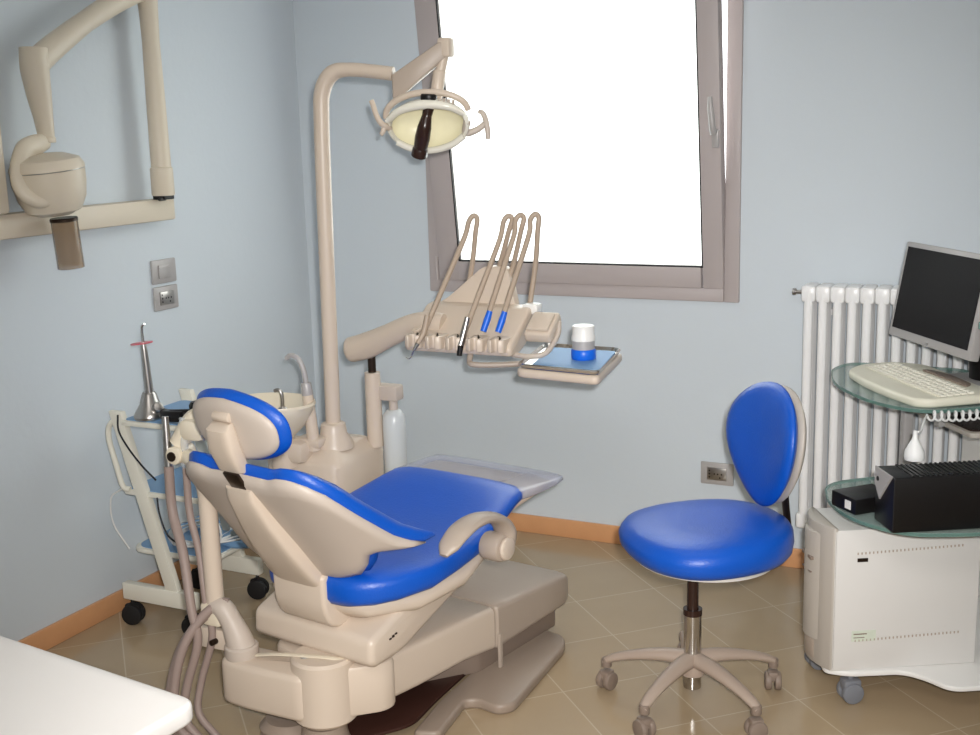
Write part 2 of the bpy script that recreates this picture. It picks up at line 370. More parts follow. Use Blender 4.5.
# rear casting with side arm
b=new();prism(b,rpoly([(-.15,-.40),(.04,-.46),(.12,-.43),(.185,-.35),(.185,-.30),(-.15,-.30)],.03,4),.115,.25,.012)
lathe(b,[(0,.085),(.072,.085),(.082,.095),(.082,.25),(.075,.258),(0,.258)],T((.045,-.42,.012)),n=32)
prism(b,rpoly([(-.225,-.535,.04),(-.13,-.535,.04),(.05,-.51),(.08,-.38),(-.225,-.43,.04)],.03,5),.115,.238,.016,3)
obj('base_casting',b,M['beige'],CH)
b=new();lathe(b,[(0,0),(.06,0),(.065,.01),(.06,.03),(.055,.06),(0,.06)],T((.045,-.43,.028)),n=32);lathe(b,[(0,0),(.075,0),(.078,.012),(.06,.03),(0,.034)],T((-.09,-.42,.03),),n=28);obj('base_foot',b,M['plate'],CH)
b=new();cyl(b,(.02,-.46,.257),(.02,-.46,.270),.015,n=16,bev=.003);obj('casting_cap',b,M['white'],CH)
# hose elbow on the casting's end
b=new();lathe(b,[(0,0),(.042,0),(.044,.008),(.044,.030),(.04,.034),(0,.034)],T((-.178,-.487,.235)),n=28)
tube(b,[(-.178,-.487,.26),(-.186,-.49,.29),(-.202,-.495,.33),(-.222,-.50,.36),(-.248,-.505,.365)],[.038,.034,.028,.028,.024],n=18)
obj('hose_elbow',b,M['beigeback'],CH)
# lift carriage beneath the seat
b=new()
prof=[(-.42,.275),(-.40,.258,.03),(-.30,.262,.04),(-.02,.355),(.05,.40),(.04,.44),(-.2,.41),(-.33,.365),(-.415,.335,.02)]
pp=rpoly(prof,.025,4);prism(b,[(y,z) for y,z in pp],-.205,.205,.018,3,YZ())
obj('seat_carriage',b,M['beige'],CH)
b=new()
for k in range(3): box(b,(.2065,-.345+.011*k,.318+.003*k),(.002,.008,.004+.002*(k%2)))
obj('maker_mark',b,M['darkmetal'],CH)
b=new()
tube(b,[(-.125,-.485,.250),(-.05,-.475,.266),(.06,-.44,.272),(.12,-.41,.266)],[.006]*4,n=10,flat=([.5]*4,[1.6]*4));obj('link_bar',b,M['cream'],CH)
# seat shell (beige) under the cushion
def seat_secs():
    # y, half width, edge bottom z, edge top z, centre sink
    return [(-.437,.115,.43,.475,.0),(-.425,.150,.414,.495,.0),(-.39,.190,.410,.503,.004),(-.34,.222,.410,.508,.008),(-.25,.252,.414,.510,.016),(-.14,.272,.424,.512,.022),(-.04,.276,.438,.520,.022),(.05,.266,.462,.534,.016),(.12,.250,.486,.548,.008),(.18,.240,.505,.558,.0),(.218,.235,.512,.562,-.004),(.236,.226,.516,.560,-.003),(.248,.208,.524,.554,-.002),(.252,.19,.532,.546,0)]
b=new();rings=[]
for y,w,zb,zt,sk in seat_secs():
    r=[]
    co_=.03*max(0,min(1,(-.10-y)/.15))
    for u,v in sect(w,(zt-zb)/2,36,3.6):
        z=(zb+zt)/2+v
        if v>0: z-=sk*(1-(u/w)**2)*1.0
        r.append((u+co_,y,z))
    rings.append(r)
loft(b,rings);obj('seat_cushion',b,M['blue'],CH,ang=60)
b=new();rings=[]
for y,w,z0,z1 in[(-.41,.11,.39,.43),(-.37,.17,.36,.43),(-.25,.235,.345,.43),(-.1,.266,.365,.445),(.0,.25,.395,.46),(.1,.22,.435,.49),(.2,.18,.475,.52),(.25,.155,.50,.535)]:
    rings.append([(u,y,(z0+z1)/2+v) for u,v in sect(w,(z1-z0)/2,28,3)])
loft(b,rings);obj('seat_shell',b,M['beige'],CH,ang=60)
# legrest under a clear cover
b=new();rings=[]
for y,w,z0,z1 in[(.12,.18,.465,.520),(.22,.215,.485,.538),(.32,.222,.505,.538),(.395,.215,.52,.538),(.405,.20,.524,.534)]:
    rings.append([(u,y,(z0+z1)/2+v) for u,v in sect(w,(z1-z0)/2,28,4)])
loft(b,rings);lr=obj('legrest',b,M['beige'],CH,ang=60)
b=new();rings=[]
for y,w,z0,z1 in[(.215,.236,.515,.560),(.28,.242,.512,.556),(.38,.246,.516,.550),(.428,.240,.520,.548),(.442,.222,.526,.542)]:
    rings.append([(u,y,(z0+z1)/2+v) for u,v in sect(w,(z1-z0)/2,32,4)])
loft(b,rings);obj('foot_cover',b,M['cover'],CH,ang=60)
# armrest
b=new();tube(b,[(.330,-.03,.47),(.333,-.015,.52),(.335,-.05,.563),(.338,-.11,.588),(.340,-.17,.594),(.342,-.225,.585),(.342,-.27,.562),(.342,-.292,.545)],[.030,.030,.028,.027,.027,.028,.026,.012],n=18,flat=([1.0,.8,.6,.5,.5,.5,.5,.5],[1.0,1.1,1.1,1.15,1.2,1.2,1.1,1.0]),up=(0,1,0));obj('armrest',b,M['greybeige'],CH)
b=new();cyl(b,(.29,-.045,.487),(.352,-.045,.487),.038,n=32,bev=.010);hb=obj('armrest_hub',b,M['greybeige'],CH)
b=new();cyl(b,(.351,-.045,.487),(.366,-.045,.487),.031,n=32,bev=.008);obj('hub_cap',b,M['beige'],hb)
# backrest: column-wise sheet, curved round the sitter
def interp(tab,x):
    if x<=tab[0][0]: return tab[0][1]
    for (a,fa),(c,fc) in zip(tab,tab[1:]):
        if x<=c:
            t=(x-a)/(c-a);t=t*t*(3-2*t)*.5+t*.5;return fa+(fc-fa)*t
    return tab[-1][1]
topT=[(0,.800),(.06,.798),(.10,.796),(.135,.805),(.165,.805),(.195,.795),(.225,.775),(.25,.738),(.268,.69),(.29,.63),(.312,.594),(.318,.588)]
botT=[(0,.47),(.12,.475),(.19,.50),(.215,.53),(.235,.566),(.265,.572),(.30,.570),(.312,.574),(.318,.580)]
def backpt(u,z,off):
    # centre line leans back; wings come forward
    k=1.0
    yc=-.380-(z-.44)*.68
    cv=.155*(abs(u)/.318)**4.0*max(.6,min(1.2,1.2-(z-.58)*2.5))
    nrm=V((-.9*math.copysign((abs(u)/.318)**3,u),1,.55)).normalized()
    return V((u,yc+cv,z))+nrm*off
def backmesh(bm,offa,offb,shrink,nu=44,nz=16,round_=.0):
    b=new();F=[];Bk=[]
    for i in range(nu+1):
        u=-.318+.636*i/nu;uu=u*(1-shrink/.318)
        zt=interp(topT,abs(u))-shrink;zb=interp(botT,abs(u))+shrink
        if zt<zb: zt=zb=(zt+zb)/2
        cf=[];cb=[]
        for j in range(nz+1):
            z=zb+(zt-zb)*j/nz
            d=min(z-zb,zt-z,(.318-abs(u))*1.0);e=min(1,max(0,d)/.03);rr=math.sqrt(max(0,1-(1-e)**2))
            mid=(offa+offb)/2
            cf.append(b.verts.new(backpt(uu,z,mid+(offb-mid)*max(rr,.12))))
            cb.append(b.verts.new(backpt(uu,z,mid+(offa-mid)*max(rr,.12))))
        F.append(cf);Bk.append(cb)
    for i in range(nu):
        for j in range(nz):
            b.faces.new((F[i][j],F[i+1][j],F[i+1][j+1],F[i][j+1]));b.faces.new((Bk[i][j],Bk[i][j+1],Bk[i+1][j+1],Bk[i+1][j]))
        b.faces.new((F[i][0],Bk[i][0],Bk[i+1][0],F[i+1][0]));b.faces.new((F[i][nz],F[i+1][nz],Bk[i+1][nz],Bk[i][nz]))
    for i in(0,nu):
        for j in range(nz): b.faces.new((F[i][j],F[i][j+1],Bk[i][j+1],Bk[i][j]))
    bmesh.ops.remove_doubles(b,verts=b.verts,dist=.0005)
    bmesh.ops.recalc_face_normals(b,faces=b.faces)
    return merge(bm,b)
b=new();backmesh(b,-.002,.040,0);obj('backrest_cushion',b,M['blue'],CH,ang=70)
b=new();backmesh(b,-.022,.012,.010);obj('backrest_shell',b,M['beigeback'],CH,ang=70)
# spine of the backrest
b=new();rings=[]
for z,w,d,o in[(.455,.080,.026,-.026),(.50,.080,.030,-.034),(.58,.070,.030,-.038),(.66,.055,.026,-.036),(.73,.045,.020,-.030),(.752,.042,.010,-.026)]:
    c=backpt(0,z,o)
    rings.append([(u,c.y+v*.85,z+v*.5) for u,v in sect(w,d,20,5)])
loft(b,rings);obj('spine_cover',b,M['beige'],CH)
b=new();prism(b,rpoly([(-.452,.49,.012),(-.40,.505,.02),(-.345,.47,.02),(-.335,.35,.02),(-.38,.335,.02),(-.425,.35,.02),(-.45,.40,.03)],.02,5),-.088,.088,.012,3,YZ());obj('spine_bracket',b,M['beige'],CH)
b=new();box(b,tuple(backpt(0,.775,-.018)),(.05,.008,.06),.002,rot=(math.radians(31),0,0));hr=obj('headrest_strap',b,M['darkmetal'],CH)
# headrest
def headpt(u,v,off):  # u across, v along height
    n=V((0,.975,.22));up=V((0,-.22,.975));c=V((-.022,-.605,.885))
    return c+V((1,0,0))*u+up*v+n*(off+.8*u*u)
hm2=[]
def headmesh(bm,a,o,sh):
    b=new();nr,ns=12,40;rowsF=[];rowsB=[]
    cF=b.verts.new(headpt(0,0,o));cB=b.verts.new(headpt(0,0,a))
    for i in range(1,nr+1):
        r=i/nr;F=[];Bk=[];e=math.sqrt(max(0,1-r**5))
        for k in range(ns):
            t=2*PI*k/ns;c,s=math.cos(t),math.sin(t)
            U=(.150-sh)*math.copysign(abs(c)**.78,c);Vv=(.090-sh)*math.copysign(abs(s)**.78,s)*(1-.16*abs(U)/.155)-.10*(U+.15)*.5+.012
            mid=(a+o)/2
            F.append(b.verts.new(headpt(U*r,Vv*r,mid+(o-mid)*max(e,.1))));Bk.append(b.verts.new(headpt(U*r,Vv*r,mid+(a-mid)*max(e,.1))))
        rowsF.append(F);rowsB.append(Bk)
    for k in range(ns):
        j=(k+1)%ns
        b.faces.new((cF,rowsF[0][k],rowsF[0][j]));b.faces.new((cB,rowsB[0][j],rowsB[0][k]))
        for i in range(nr-1):
            b.faces.new((rowsF[i][k],rowsF[i+1][k],rowsF[i+1][j],rowsF[i][j]));b.faces.new((rowsB[i][k],rowsB[i][j],rowsB[i+1][j],rowsB[i+1][k]))
        b.faces.new((rowsF[-1][k],rowsB[-1][k],rowsB[-1][j],rowsF[-1][j]))
    bmesh.ops.recalc_face_normals(b,faces=b.faces);return merge(bm,b)
b=new();headmesh(b,-.004,.046,0);obj('headrest_cushion',b,M['blue'],CH,ang=70)
b=new();headmesh(b,-.018,.012,.013);obj('headrest_shell',b,M['beigeback'],CH,ang=70)
b=new()
rings=[]
for v,w,d,o in[(-.10,.038,.010,-.014),(-.09,.042,.018,-.022),(-.03,.042,.022,-.034),(.02,.036,.02,-.032),(.03,.03,.01,-.024)]:
    c=headpt(0,v,o);rings.append([tuple(c+V((uu,0,0))+V((0,.975,.22))*vv) for uu,vv in sect(w,d,20,4)])
loft(b,rings);cyl(b,tuple(headpt(-.026,.042,-.018)),tuple(headpt(.026,.042,-.018)),.012,n=16,bev=.003);obj('headrest_bracket',b,M['beige'],CH)

# ------------------------------------------------------------------ dental unit column, pole, cuspidor, lamp
UN=thing('dental_unit','beige dental unit with cuspidor, lamp pole and instrument head beside chair','dental unit',(.71,-1.0,0))
b=new();rings=[]
for z,x0,x1,y0,y1 in[(0.0,.60,.84,-1.12,-.86),(.03,.585,.85,-1.135,-.855),(.40,.58,.855,-1.14,-.85),(.555,.575,.86,-1.145,-.85),(.572,.585,.85,-1.135,-.86),(.60,.665,.82,-1.10,-.90),(.612,.70,.80,-1.09,-.96)]:
    rings.append([((x0+x1)/2+u,(y0+y1)/2+v,z) for u,v in sect((x1-x0)/2,(y1-y0)/2,28,7)])
loft(b,rings);obj('unit_body',b,M['beige'],UN,True)
b=new();box(b,(.92,-1.14,.14),(.24,.12,.1),.02);obj('unit_mount',b,M['beige'],UN,True)
b=new();lathe(b,[(0,0),(.062,0),(.058,.02),(.042,.045),(.038,.075),(.030,.08),(0,.08)],T((.778,-1.04,.595)));tube(b,[(.778,-1.04,.65),(.783,-1.04,.9),(.790,-1.04,1.3),(.797,-1.04,1.59),(.805,-1.038,1.675),(.835,-1.03,1.722),(.88,-1.018,1.732),(.95,-1.0,1.725),(1.015,-.985,1.715)],[.0235]*4+[.0245]*2+[.020]*3,n=18);obj('lamp_pole',b,M['beige'],UN,True)
b=new();cyl(b,(.787,-1.04,1.20),(.787,-1.04,1.203),.0243,n=20);obj('pole_collar',b,M['beige'],UN,True)
# spring arm of the lamp
LP=V((1.035,-.985,1.70));LQ=V((1.165,-.925,1.79))
def slab(bm,p,q,h0,h1,th,bev=.006):
    p,q=V(p),V(q);d=(q-p);side=d.cross(V((0,0,1))).normalized()*th/2;z=V((0,0,1))
    b=new();vs=[]
    for s in(-1,1):
        for c in((p,-h0),(q,-h1),(q,h1),(p,h0)): vs.append(b.verts.new(c[0]+side*s+z*c[1]))
    b.faces.new(vs[:4]);b.faces.new(vs[4:][::-1])
    for i in range(4): j=(i+1)%4;b.faces.new((vs[i],vs[j],vs[4+j],vs[4+i]))
    bmesh.ops.recalc_face_normals(b,faces=b.faces)
    bmesh.ops.bevel(b,geom=b.edges[:],offset=bev,segments=2,profile=.5,affect='EDGES');return merge(bm,b)
b=new();slab(b,(1.012,-.985,1.672),(1.160,-.93,1.782),.040,.028,.035);obj('lamp_spring_arm',b,M['greybeige'],UN,True)
b=new();box(b,(1.160,-.93,1.783),(.040,.040,.055),.008);cyl(b,(1.158,-.93,1.78),(1.140,-.94,1.70),.015,n=18);cyl(b,(1.143,-.94,1.72),(1.128,-.948,1.625),.019,.018,n=18,bev=.003);obj('lamp_drop_tube',b,M['beige'],UN,True)
# lamp head
LC=V((1.108,-.957,1.568))
_n=V((.26,-.86,-.44)).normalized();_x=V((0,0,1)).cross(-_n).normalized();_x=(Matrix.Rotation(math.radians(4),4,_n)@_x.to_4d()).to_3d();_z=-_n;_y=_z.cross(_x)
LM=Matrix(((_x.x,_y.x,_z.x,LC.x),(_x.y,_y.y,_z.y,LC.y),(_x.z,_y.z,_z.z,LC.z),(0,0,0,1)))
b=new();arch=[LM@V((math.cos(t)*.122,.030+.066*math.sin(t),.012+.0*math.sin(t))) for t in [PI*i/14 for i in range(15)]]
tube(b,arch,.0095,n=12,smooth=3);obj('lamp_yoke',b,M['beige'],UN,True)
b=new();lathe(b,[(.112,-.012),(.121,-.008),(.122,.004),(.112,.018),(.09,.036),(.06,.05),(.03,.056),(0,.057),(0,.052),(.03,.051),(.058,.045),(.088,.030),(.106,.012),(.110,-.004),(.112,-.012)],LM,n=44,sx=1,sy=.66)
hd=obj('lamp_head',b,M['clearlamp'],UN,True)
b=new();lathe(b,[(.107,-.002),(.103,.011),(.086,.028),(.057,.042),(.03,.048),(0,.049)],LM,n=44,sx=1,sy=.66);obj('reflector',b,M['yellow'],hd,True)
b=new();tube(b,[LM@V((-.112,.030,-.012)),LM@V((-.07,.060,-.018)),LM@V((0,.073,-.02)),LM@V((.07,.060,-.018)),LM@V((.112,.030,-.012))],.014,n=12,flat=([.6,.8,1,.8,.6],[1]*5))
tube(b,[LM@V((-.100,-.040,-.010)),LM@V((-.06,-.062,-.014)),LM@V((0,-.074,-.014)),LM@V((.06,-.062,-.014)),LM@V((.100,-.040,-.010))],.010,n=12);obj('lamp_rim',b,M['clearlamp'],hd,True)
b=new();p0=LM@V((-.020,.070,-.012));p1=LM@V((.002,.012,-.038));p2=LM@V((.026,-.05,-.040));p3=LM@V((.036,-.076,-.042))
tube(b,[p0,(p0+p1)/2,p1,(p1+p2)/2,p2],[.017,.014,.020,.022,.020],n=18,smooth=6);cyl(b,p2,p3,.022,.024,n=20,bev=.004);obj('bulb_housing',b,M['brown'],hd,True)
b=new();cyl(b,LM@V((-.014,.066,.006)),LM@V((-.018,.092,.012)),.024,n=18,bev=.005);obj('bulb_socket',b,M['black'],hd,True)
b=new()
for k in range(4):
    x=-.050-.012*k;box(b,LM@V((x,.074-.3*(-x-.05),.0)),(.005,.012,.012),.001)
obj('lamp_fins',b,M['beigeback'],hd,True)
b=new();tube(b,[LM@V((.115,.0,0)),(.995,-1.006,1.568),(.981,-1.010,1.578),(.968,-1.011,1.60),(.958,-1.011,1.63),(.953,-1.011,1.642)],[.009,.009,.0085,.008,.008,.008],n=12);tube(b,[(.990,-1.005,1.566),(.985,-1.01,1.55),(.980,-1.012,1.545)],[.009,.007,.006],n=10,smooth=4);obj('lamp_grip',b,M['beige'],UN,True)
b=new();tube(b,[LM@V((-.115,.0,0)),(1.205,-.908,1.543),(1.232,-.893,1.550),(1.254,-.884,1.566)],[.011,.011,.010,.009],n=12);tube(b,[(1.236,-.884,1.602),(1.248,-.884,1.598),(1.257,-.884,1.58),(1.263,-.884,1.55),(1.264,-.885,1.522)],[.006,.008,.0085,.0085,.007],n=12);obj('lamp_grip',b,M['beigeback'],UN,True)
# delivery post, water bottle
b=new();lathe(b,[(0,0),(.026,0),(.0255,.2),(.0245,.24),(0,.24)],T((.845,-.905,.57)));po=obj('delivery_post',b,M['beige'],UN,True)
b=new();cyl(b,(.845,-.905,.80),(.845,-.905,.88),.013,n=16);obj('pivot',b,M['darkmetal'],po,True)
b=new();box(b,(.89,-.885,.745),(.085,.05,.05),.008);cyl(b,(.905,-.885,.685),(.905,-.885,.725),.014,n=16);obj('bottle_holder',b,M['beigeback'],UN,True)
b=new();lathe(b,[(0,-.24),(.030,-.238),(.036,-.225),(.037,-.05),(.035,-.02),(.024,-.004),(.018,0),(0,0)],T((.905,-.885,.69)));obj('water_bottle',b,M['bottle'],UN,True)
# delivery arm
b=new();tube(b,[(.752,-.905,.875),(.77,-.905,.878),(.84,-.915,.898),(.93,-.935,.937),(1.02,-.955,.975),(1.09,-.97,.990),(1.14,-.97,.985)],[.022,.040,.042,.036,.034,.034,.034],n=18,flat=([1.0]*7,[.75]*7),smooth=6)
obj('delivery_arm',b,M['beige'],UN,True)
# delivery head: sloped console in x .. with a scalloped front edge
b=new();prof=[(-1.035,.915,.006),(-1.045,.935,.01),(-1.03,.955,.008),(-.99,.975,.01),(-.90,1.035,.01),(-.855,1.04,.01),(-.85,1.005,.01),(-.93,.93,.02),(-.98,.915,.01)]
pp=rpoly(prof,.01,4);prism(b,[(y,z) for y,z in pp],1.045,1.392,.010,3,YZ())
tube(b,[(1.075,-1.02,.968),(1.08,-.975,.985),(1.09,-.95,1.0)],.006,n=8,smooth=4);obj('console',b,M['beige'],UN,True)
for i in range(5):
    x=1.085+i*.067
    b=new();prism(b,rpoly([(x-.027,-1.062),(x-.010,-1.07),(x-.008,-1.045),(x+.008,-1.045),(x+.010,-1.07),(x+.027,-1.062),(x+.027,-.985),(x-.027,-.985)],.006,3),.928,.968,.006,2)
    obj('instrument_holder',b,M['beige'],UN,True)
b=new();prism(b,rpoly([(1.06,1.03,.01),(1.10,1.05,.02),(1.225,1.15,.02),(1.305,1.15,.02),(1.33,1.03,.01)],.02,4),0,.035,.004,2,XZ(-.83));b_=obj('rear_hood',b,M['beige'],UN,True)
b=new();box(b,(1.385,-.868,1.03),(.05,.045,.03),.008,rot=(0,.0,0));obj('white_corner_block',b,M['white'],UN,True)
b=new();box(b,(1.447,-.935,.988),(.082,.10,.035),.008,3,rot=(math.radians(33),0,0));box(b,(1.447,-.950,1.005),(.066,.07,.01),.003,2,rot=(math.radians(33),0,0));obj('display_pod',b,M['beige'],UN,True)
b=new();tube(b,[(1.485,-.905,1.0),(1.49,-.93,.965),(1.48,-.99,.925),(1.44,-1.01,.915),(1.38,-1.0,.915)],.008,n=10);obj('side_handle',b,M['beigeback'],UN,True)
b=new();tube(b,[(1.25,-1.0,.93),(1.25,-1.02,.893),(1.27,-1.03,.885),(1.33,-1.0,.882),(1.42,-.96,.885),(1.50,-.94,.885)],.0085,n=12);obj('tray_bracket',b,M['greybeige'],UN,True)
b=new();prism(b,rpoly([(1.425,-1.085),(1.685,-1.115),(1.632,-.765),(1.372,-.755)],.03,6),.868,.893,.009,3);tr=obj('tray_holder',b,M['beige'],UN,True)
# loose tray, paper, jar
def inset(pts,k):
    c=sum((V(p) for p in pts),V((0,0)))/len(pts);return [tuple(V(p)+(c-V(p)).normalized()*k) for p in pts]
tp=[(1.428,-1.078),(1.682,-1.107),(1.628,-.77),(1.376,-.76)]
TR=thing('instrument_tray','shallow steel instrument tray lined with blue paper, right of the delivery console','tray',(1.53,-.93,.894))
b=new();prism(b,rpoly(inset(tp,.006),.028,6),.894,.897,.0);
o_=rpoly(inset(tp,.002),.03,6);i_=rpoly(inset(tp,.014),.026,6)
loft(b,[[(x,y,.896) for x,y in i_],[(x,y,.908) for x,y in o_],[(x,y,.905) for x,y in rpoly(inset(tp,-.003),.032,6)],[(x,y,.894) for x,y in rpoly(inset(tp,.008),.028,6)]],cap=False)
obj('tray_pan',b,M['chrome'],TR,True)
b=new();prism(b,rpoly([(1.462,-1.058),(1.668,-1.075),(1.618,-.79),(1.412,-.785)],.02,4),.898,.9005);obj('tray_paper',b,M['paperblue'],TR,True)
JR=thing('material_jar','small round jar with white lid and blue base standing on the tray','jar',(1.568,-.925,.901))
b=new();lathe(b,[(0,0),(.028,0),(.030,.004),(.030,.022),(.027,.026),(0,.026)]);obj('jar_base',b,M['blue2'],JR)
b=new();lathe(b,[(.0265,.026),(.0265,.05)]);obj('jar_body',b,M['silver'],JR)
b=new();lathe(b,[(0,.086),(.024,.086),(.0265,.084),(.0265,.062),(.0285,.058),(.0285,.048),(0,.048)]);obj('jar_lid',b,M['white'],JR)
for c_ in [x for x in COL.objects if x.parent==JR]: c_.scale=(1.2,1.2,1.12)
# instrument hoses: from the back of the console up over and down to the holders
def whip(back,peak,front,r=.0065,fx=None):
    b0,p0,f0=V(back),V(peak),V(front)
    return [b0,b0.lerp(p0,.45)+V((.006,.01,0)),b0.lerp(p0,.85)+V((.008,.004,-.01)),p0+V((.008,.006,-.012)),p0,p0+V((-.012,-.01,-.016)),p0.lerp(f0,.2),p0.lerp(f0,.6),f0]
hoses=[((1.155,-.85,1.04),(1.198,-.86,1.300),(1.118,-1.05,.975)),
       ((1.23,-.85,1.04),(1.312,-.86,1.300),(1.245,-1.05,.965)),
       ((1.28,-.85,1.04),(1.350,-.86,1.303),(1.315,-1.02,1.03)),
       ((1.37,-.85,1.04),(1.398,-.86,1.306),(1.362,-1.02,1.03))]
for k,(a,p,f) in enumerate(hoses):
    t=thing('dental_handpiece',['thin scaler handpiece on the leftmost hose of the instrument console','black-tipped handpiece on a hose, second from left on the console','blue-capped hose end, left one of two, on the instrument console','blue-capped hose end, right one of two, nearest the tray'][k],'dental handpiece',f,0,'hose instruments on the console')
    b=new();tube(b,whip(a,p,f,.0065),.0082,n=10,smooth=6);obj('hose',b,M['hosebeige'],t,True)
    F=V(f)
    if k==0:
        b=new();tube(b,[F+V((.008,.012,.05)),F,F+V((-.012,-.018,-.03))],[.008,.009,.007],n=12);obj('grip',b,M['hosebeige'],t,True)
        b=new();tube(b,[F+V((-.012,-.018,-.03)),F+V((-.02,-.028,-.05))],[.0075,.004],n=10,smooth=3);tube(b,[F+V((-.02,-.028,-.05)),F+V((-.03,-.034,-.072)),F+V((-.042,-.038,-.07))],[.003,.002,.0012],n=8);obj('scaler_tip',b,M['chrome'],t,True)
    elif k==1:
        b=new();tube(b,[F+V((.012,.012,.06)),F+V((.004,.004,.02)),F+V((-.004,-.008,-.02))],[.0075,.010,.010],n=14);obj('grip',b,M['steel'],t,True)
        b=new();tube(b,[F+V((-.004,-.008,-.02)),F+V((-.006,-.012,-.05))],[.0095,.008],n=12,smooth=3);obj('coupling',b,M['black'],t,True)
    else:
        b=new();tube(b,[F+V((.004,.003,.012)),F+V((-.002,-.004,-.012)),F+V((-.010,-.016,-.045))],[.008,.010,.009],n=14);obj('coupling_cap',b,M['blue2'],t,True)
# ------------------------------------------------------------------ cuspidor (part of the unit)
CC=V((.632,-1.15,.752))
b=new();lathe(b,[(0,-.05),(.03,-.048),(.07,-.03),(.102,.0),(.112,.004),(.114,-.004),(.105,-.03),(.085,-.07),(.05,-.11),(.035,-.14),(0,-.14)],T(tuple(CC)),n=36,sx=1.25,sy=1.0);cu=obj('cuspidor_bowl',b,M['cream'],UN,True)
b=new();box(b,(.68,-1.12,.60),(.13,.10,.07),.02);box(b,(.735,-1.10,.625),(.09,.06,.03),.01);cyl(b,(.665,-1.14,.55),(.655,-1.15,.66),.045,.04,n=24);obj('cuspidor_stem',b,M['beige'],UN,True)
b=new();lathe(b,[(0,0),(.02,0),(.018,.012),(.01,.02),(0,.02)],T((.668,-1.145,.718)));tube(b,[(.668,-1.145,.735),(.668,-1.145,.775),(.660,-1.147,.79),(.645,-1.15,.788)],.006,n=10);obj('rinse_spout',b,M['steel'],cu,True)
b=new();cyl(b,(.752,-1.11,.60),(.738,-1.11,.775),.020,.017,n=20);obj('filler_post',b,M['beige'],UN,True)
b=new();cyl(b,(.738,-1.11,.772),(.735,-1.11,.812),.018,.015,n=20,bev=.003);tube(b,[(.735,-1.11,.81),(.73,-1.112,.85),(.715,-1.115,.885),(.692,-1.118,.895),(.675,-1.12,.884)],[.0085,.0085,.008,.0075,.007],n=12);obj('cup_filler',b,M['silver'],UN,True)

# ------------------------------------------------------------------ assistant element (pole with suction holder)
def cw(s,t,z): # chair frame to world
    a=math.radians(9.2);return V((1.19+s*math.sin(a)+t*math.cos(a),-1.30+s*math.cos(a)-t*math.sin(a),z))
AS=thing('assistant_arm','beige suction arm with vertical pole standing beside the chair back','suction arm',tuple(cw(-.5,-.26,0.22)))
b=new();tube(b,[cw(-.50,-.25,.34),cw(-.50,-.25,.5),cw(-.50,-.25,.66),cw(-.505,-.26,.705),cw(-.497,-.285,.728)],[.024,.024,.023,.022,.02],n=16);obj('arm_pole',b,M['beige'],AS,True)
b=new();box(b,tuple(cw(-.50,-.25,.345)),(.06,.055,.06),.008);obj('pole_clamp',b,M['cream'],AS,True)
b=new();slab(b,cw(-.515,-.30,.275),cw(-.47,-.17,.262),.028,.028,.02,.005);obj('arm_plate',b,M['beige'],AS,True)
b=new();cyl(b,cw(-.510,-.245,.27),cw(-.53,-.245,.27),.008,n=14,bev=.002);obj('plate_bolt',b,M['darkmetal'],AS,True)
b=new();tube(b,[cw(-.497,-.285,.728),cw(-.48,-.32,.74),cw(-.472,-.355,.745)],[.02,.022,.02],n=14)
cyl(b,cw(-.505,-.365,.748),cw(-.435,-.38,.748),.024,n=22,bev=.006);obj('holder_knuckle',b,M['cream'],AS,True)
b=new();cyl(b,cw(-.507,-.365,.748),cw(-.511,-.364,.748),.013,n=16,bev=.001);obj('knuckle_bolt',b,M['darkmetal'],AS,True)
b=new();box(b,tuple(cw(-.445,-.325,.815)),(.08,.08,.06),.02);tube(b,[cw(-.40,-.30,.84),cw(-.44,-.34,.83),cw(-.475,-.38,.77)],[.03,.034,.022],n=14);obj('handpiece_rest',b,M['cream'],AS,True)
for i,(s,t) in enumerate([(-.495,-.395),(-.48,-.345)]):
    top=cw(s+.01,t-.01,.845);bot=cw(s,t,.715)
    T_=thing('suction_handpiece',['clear suction tube, left one of two in the holder behind headrest','clear suction tube, right one of two in the holder behind headrest'][i],'suction tube',tuple(bot),0,'suction tubes in the holder')
    b=new();tube(b,[top,top.lerp(bot,.3),top.lerp(bot,.7),bot],[.009,.010,.011,.011],n=14);obj('tube_handle',b,[M['steel'],M['clear']][i],T_,True)
    b=new()
    lo=cw(-.555+i*.04,-.265+i*.01,.28)
    tube(b,[bot,bot+V((.004,-.005,-.12)),bot.lerp(lo,.5),bot.lerp(lo,.8)+V((.006,-.01,0)),lo,lo+V((-.03,-.02,-.12)),lo+V((-.03,-.04,-.2)),lo+V((.03,-.04,-.262))],[.013,.013,.013,.012,.012,.012,.012,.012] if i==0 else [.010]*8,n=12);obj('suction_hose',b,M['hose'],T_,True)
HB=thing('hose_bundle','mauve-grey hoses drooping from the chair base elbow toward the floor','hose',(.86,-1.80,.0))
for i in range(3):
    b=new();o=V((.008*(i-1),.0,.010*(i-1)))
    e=cw(-.505,-.235,.365)+o
    f=V((1.02+.022*(i-1),-2.02+.015*(i-1),.03))
    tube(b,[e+V((.02,.01,.0)),e,e+V((-.035,-.03,-.03)),e+V((-.07,-.07,-.10)),e+V((-.085,-.10,-.20)),e+V((-.08,-.11,-.30)),e+V((-.03,-.10,-.345)),e+V((.03,-.08,-.350))],.0125,n=10);obj('hose',b,M['hose'],HB,True)

